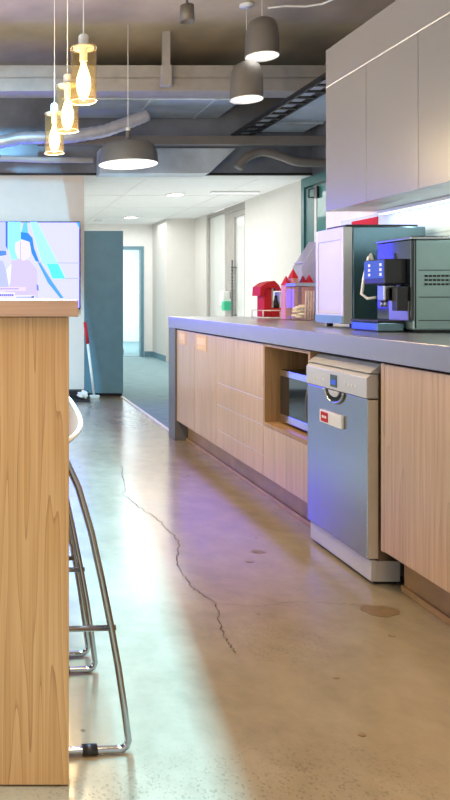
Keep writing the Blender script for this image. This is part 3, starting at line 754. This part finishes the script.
# ------------------------------------------------------------------ wall cabinets
UX = 1.83; UZ0, UZ1, UZ2 = 1.501, 2.158, 2.358
edges = [3.726, 3.336, 2.938, 2.54, 2.142]
labs = ['grey wall cabinet at the far free end of the row above the milk fridge', 'second grey wall cabinet from the far end', 'third grey wall cabinet above the coffee machine at the photo edge', 'grey wall cabinet nearest the camera']
for i, lab in enumerate(labs):
    y1, y0 = edges[i], edges[i+1]
    o = thing('wall_cabinet', (2, (y0+y1)/2, UZ0), lab, 'cabinet', 'grey wall cabinets')
    MB().box(UX+.02, XW-.002, y0+.0005, y1-.0005, UZ0+.001, UZ1).build('carcass', M['cab_under'], o)
    MB().box(UX, UX+.019, y0+.0015, y1-.0015, UZ0, UZ1-.003, bev=.001).build('door', M['cab'], o)
o = thing('cabinet_fascia', (2, 2.9, UZ1), 'grey fascia panel running above the grey wall cabinets', 'panel')
MB().box(UX, XW-.002, 2.142, 3.726, UZ1+.006, UZ2, bev=.001).build('panel', M['cab'], o)
MB().box(UX+.001, XW-.002, 2.143, 3.725, UZ1+.0005, UZ1+.0055).build('edge_trim', M['seam'], o)
o = thing('strip_light', (2.1, 3, UZ0-.02), 'white light strip under the wall cabinets along the splashback', 'strip light')
MB().box(2.085, 2.135, 2.15, 3.70, UZ0-.016, UZ0-.0005).build('housing', M['whitep'], o)
MB().box(2.09, 2.13, 2.16, 3.69, UZ0-.020, UZ0-.0165).build('diffuser', M['led'], o)
area('strip_light_glow', (2.10, 2.9, UZ0-.022), (0, math.radians(-8), 0), .04, 1.5, 1.7, (.86, 1.0, .99))
o = thing('red_notice', (XW-.012, 3.9, 1.36), 'red notice on the splashback below the wall cabinets behind the milk fridge', 'sign')
MB().box(XW-.012, XW-.0085, 3.785, 4.05, 1.36, 1.482).build('board', M['red'], o)

# ------------------------------------------------------------------ on the worktop
Z0 = .9005
# milk fridge
fy0, fy1, fx, fx2, fz1 = 3.296, 3.567, 1.70, 2.092, 1.38
o = thing('milk_fridge', (1.9, 3.43, Z0), 'upright steel milk fridge with a pale glass door left of the coffee machine', 'fridge')
MB().box(fx+.047, fx2, fy0+.002, fy1-.002, .918, fz1, bev=.006).build('body', M['steelblue'], o)
fr = MB().box(fx, fx+.044, fy0, fy0+.022, .92, fz1-.002, bev=.003).box(fx, fx+.044, fy1-.022, fy1, .92, fz1-.002, bev=.003).box(fx, fx+.044, fy0+.022, fy1-.022, fz1-.06, fz1-.002).box(fx, fx+.044, fy0+.022, fy1-.022, .92, .965).build('door', M['silver'], o)
MB().box(fx+.004, fx+.010, fy0+.023, fy1-.023, .966, fz1-.061).build('door_glass', M['lav'], fr)
MB().box(fx+.036, fx+.0435, fy0+.023, fy1-.023, .966, fz1-.061).build('door_lining', M['whitep'], fr)
MB().box(fx+.012, fx+.034, fy0+.03, fy1-.03, 1.06, 1.066).box(fx+.012, fx+.034, fy0+.03, fy1-.03, 1.22, 1.226).tube([(fx+.02, fy1-.06, 1.0), (fx+.02, fy1-.04, 1.1), (fx+.02, fy1-.11, 1.16), (fx+.02, fy0+.06, 1.2)], .003).build('shelf', M['chrome'], fr)
MB().box(fx-.003, fx-.0002, fy0+.002, fy1-.002, .922, .958, bev=.001).build('badge_strip', M['slate'], fr)
MB().box(fx+.03, fx2-.02, fy0+.03, fy0+.22, fz1+.0005, fz1+.012, bev=.003).build('top_tray', M['blacktrim'], o)
for y in (fy0+.025, fy1-.025):
    for x in (fx+.06, fx2-.04): MB().lathe([(.014, 0), (.016, .018)], (x, y, Z0), n=12, caps=True).build('foot', M['black'], o)
# coffee machine
ex, ex2, ey0, ey1, ez1 = 1.75, 2.10, 2.855, 3.10, 1.293
o = thing('coffee_machine', (1.9, 2.98, Z0), 'sage metal automatic coffee machine with blue control panel at the worktop end', 'coffee machine')
MB().box(ex+.012, ex2, ey0, ey1, .912, ez1-.012, bev=.006).build('body', M['mach'], o)
b = MB()
b.box(ex+.03, ex2-.01, ey0-.0022, ey0-.0003, 1.155, 1.158).box(ex+.03, ex2-.01, ey0-.0022, ey0-.0003, 1.045, 1.048).box(ex+.03, ex2-.01, ey0-.0022, ey0-.0003, .95, .953).box(ex+.015, ex+.02, ey0-.0022, ey0-.0003, .92, 1.28)
for r in range(3):
    for c in range(16): b.box(ex+.055+c*.017, ex+.067+c*.017, ey0-.0022, ey0-.0003, 1.095+r*.017, 1.103+r*.017)
b.build('vent_slots', M['black'], o)
MB().box(ex, ex+.011, ey0+.001, ey1-.001, .95, ez1-.013, bev=.002).build('front_panel', M['darkglass'], o)
MB().box(ex-.005, ex2+.005, ey0-.004, ey1+.004, ez1-.011, ez1, bev=.003).build('top_cover', M['steel'], o)
MB().box(ex+.05, ex+.25, ey0+.05, ey1-.05, ez1+.0003, ez1+.008, bev=.002).build('hopper_lid', M['blacktrim'], o)
hd = MB().box(ex-.09, ex-.001, ey0+.03, ey1-.06, 1.10, 1.205, bev=.006).build('brew_head', M['black'], o)
MB().box(ex-.0935, ex-.0905, ey0+.035, ey1-.065, 1.125, 1.2).build('display', M['disp'], hd)
for c in range(2):
    for r in range(3): MB().box(ex-.0955, ex-.094, ey0+.045+c*.085, ey0+.060+c*.085, 1.135+r*.02, 1.147+r*.02).build('button', M['whitep'], hd)
MB().box(ex-.075, ex-.02, ey0+.06, ey0+.115, 1.03, 1.099, bev=.006).tube([(ex-.06, ey0+.075, 1.03), (ex-.06, ey0+.075, 1.005)], .008).tube([(ex-.06, ey0+.1, 1.03), (ex-.06, ey0+.1, 1.005)], .008).build('spout', M['steel'], o)
MB().tube([(ex-.05, ey1-.058, 1.2), (ex-.055, ey1-.045, 1.235), (ex-.06, ey1-.04, 1.22), (ex-.075, ey1-.03, 1.13), (ex-.085, ey1-.03, 1.06), (ex-.07, ey1-.05, 1.04), (ex-.05, ey1-.08, 1.045)], .0065, n=8).build('milk_hose', M['whitep'], o)
MB().box(ex-.05, ex-.001, ey0+.012, ey0+.05, .99, 1.09, bev=.004).build('knock_block', M['black'], o)
tr = MB().box(ex-.11, ex-.001, 2.90, 3.11, .905, .94, bev=.004).build('drip_tray', M['steelblue'], o)
MB().box(ex-.112, ex-.001, 2.898, 3.112, .941, .950, bev=.002).build('tray_grid', M['blacktrim'], tr)
MB().box(ex-.105, ex+.02, 2.905, 3.09, Z0, .904).box(ex+.02, ex2-.02, ey0+.02, ey1-.02, Z0, .911).build('base', M['black'], o)
MB().box(ex-.006, ex-.0002, ey0+.01, ey1-.10, .951, 1.03).build('service_door', M['steel_side'], o)

# sweet jar
jX, jD = 2.0, 4.40
jx, _, _ = at(301.5, 318, jD)
o = thing('biscuit_jar', (jx, jD, Z0), 'square glass jar of pale biscuits on the worktop', 'jar')
R = .072
MB().box(jx-R, jx+R, jD-R, jD+R, Z0, Z0+.21, bev=.012).build('glass', M['clear'], o)
MB().box(jx-R*.98, jx+R*.98, jD-R*.98, jD+R*.98, Z0+.211, Z0+.235, bev=.005).build('lid', M['chrome'], o)
for i in range(9):
    a = i*2.4; r = .024 if i else 0
    tag(MB().lathe([(0, -.008), (.028, -.008), (.032, 0), (.028, .008), (0, .008)], (jx-.006+r*math.cos(a), jD+r*math.sin(a), Z0+.022+.0085*i), n=18).build('biscuit', M['cream']), 'round pale biscuit inside the glass jar', 'biscuit', 'biscuits in the glass jar')
for i in range(4):
    xx = jx-.002+i*.016
    tag(MB().tube([(xx, jD-.058+.004*(i % 2), Z0+.006), (xx+.004, jD-.056, Z0+.185)], .0055, n=8).build('wafer_stick', M['pink']), 'pink striped wafer stick standing inside the glass jar', 'biscuit', 'wafer sticks in the glass jar')
# lavender acrylic slant-front bin
o = thing('acrylic_bin', (2.25, 4.68, Z0), 'slant-front lavender acrylic bin behind the glass jar', 'bin')
prof = [(2.105, Z0), (2.105, 1.25), (2.215, 1.42), (2.43, 1.42), (2.43, Z0)]
for ya in (4.615, 4.737): MB().prism(prof, 'y', ya, ya+.006).build('side_panel', M['lav'], o)
MB().box(2.42, 2.43, 4.622, 4.736, Z0+.007, 1.42).build('back_panel', M['lav'], o)
MB().box(2.11, 2.419, 4.622, 4.736, Z0, Z0+.006).build('floor_panel', M['lav'], o)
MB().box(2.11, 2.419, 4.622, 4.736, 1.272, 1.278).build('shelf', M['lav'], o)
# tray of red packets
def P4(x, y, D=4.85): return at(x, y, D)
tX0 = P4(258, 318)[0]; tX1 = P4(289, 318)[0]
o = thing('wire_tray', ((tX0+tX1)/2, 4.85, Z0), 'white wire tray holding red packets on the worktop', 'tray')
b = MB(); y0, y1 = 4.76, 4.96
for z in (Z0+.005, Z0+.055): b.tube([(tX0, y0, z), (tX1, y0, z), (tX1, y1, z), (tX0, y1, z)], .004, n=6, closed=True)
for k_ in range(5):
    x = tX0+(tX1-tX0)*k_/4; b.tube([(x, y0, Z0+.005), (x, y1, Z0+.005)], .003, n=6)
for x in (tX0, tX1):
    for y in (y0, y1): b.tube([(x, y, Z0+.005), (x, y, Z0+.055)], .004, n=6)
b.build('wire_frame', M['whitep'], o)
MB().box(tX0+.11, tX1-.005, y0-.008, y0-.005, Z0+.012, Z0+.048).build('label_plate', M['whitep'], o)
zt = Z0+.0095
# tall red dispenser with hooded top
o = thing('sweet_dispenser', (tX0+.07, 4.86, zt), 'red dispenser with a hooded top standing in the wire tray', 'dispenser')
a0 = tX0+.02; z = lambda py: P4(270, py)[2]
MB().box(a0, a0+.055, 4.80, 4.92, zt, z(287), bev=.006).box(a0+.055, a0+.135, 4.80, 4.92, zt, z(308), bev=.005).build('body', M['red'], o)
MB().box(a0+.056, a0+.072, 4.81, 4.91, z(307.9), z(288), bev=.003).build('side_post', M['whitep'], o)
MB().box(a0+.118, a0+.133, 4.81, 4.91, z(307.9), z(292), bev=.003).build('side_post', M['whitep'], o)
MB().prism([(a0-.03, z(296)), (a0-.025, z(287)), (a0+.02, z(282.5)), (a0+.07, z(281)), (a0+.10, z(285)), (a0+.12, z(291)), (a0+.095, z(291)), (a0+.075, z(288)), (a0+.01, z(288)), (a0-.002, z(296))], 'y', 4.79, 4.93).build('hood', M['red'], o)
MB().lathe([(0, 0), (.021, 0), (.021, .03), (.012, .055), (.009, .085), (.0, .088)], (a0+.095, 4.83, z(307.9)), n=14).build('nozzle', M['black'], o)
for i, (px, py, side) in enumerate(((286, 276, 'left of the jar, beside the taller packet'), (293, 269, 'tallest of the row, rising left of the jar lid'), (303, 276, 'behind the jar lid, third in the row'), (309, 275, 'behind the jar lid, right end of the row'))):
    x, _, zz = at(px, py, 4.57)
    o = thing('foil_packet', (x, 4.57, Z0), 'pointed red foil packet '+side, 'packet', 'red foil packets behind the jar')
    MB().box(x-.019, x+.019, 4.535, 4.605, Z0, zz-.06, bev=.004).build('sleeve', M['foil'], o)
    b = bmesh.new(); base = [b.verts.new((x+u, 4.57+v, zz-.0597)) for u, v in ((-.02, -.036), (.02, -.036), (.02, .036), (-.02, .036))]
    ap = [b.verts.new((x, 4.57+v, zz)) for v in (-.006, .006)]
    b.faces.new(base[::-1]); b.faces.new((base[0], base[1], ap[0])); b.faces.new((base[1], base[2], ap[1], ap[0])); b.faces.new((base[2], base[3], ap[1])); b.faces.new((base[3], base[0], ap[0], ap[1]))
    bmesh.ops.recalc_face_normals(b, faces=b.faces)
    mm = MB(); mm.merge(b, M['red']); mm.build('top', M['red'], o)
# sanitiser on the corridor jamb
yj = (dC+dD)/2
o = thing('soap_dispenser', (XC-.06, yj, .9), 'white and green hand gel dispenser on the grey glazing jamb beyond the worktop', 'dispenser')
MB().box(XC-.085, XC+.018, yj-.05, yj+.09, .93, 1.13, bev=.012).build('case', M['whitep'], o)
MB().box(XC-.11, XC+.018, yj-.16, yj-.06, .86, .99, bev=.012).build('cup', M['green'], o)
MB().box(XC-.005, XC+.019, yj-.14, yj+.07, .992, 1.02).build('bracket', M['whitep'], o)
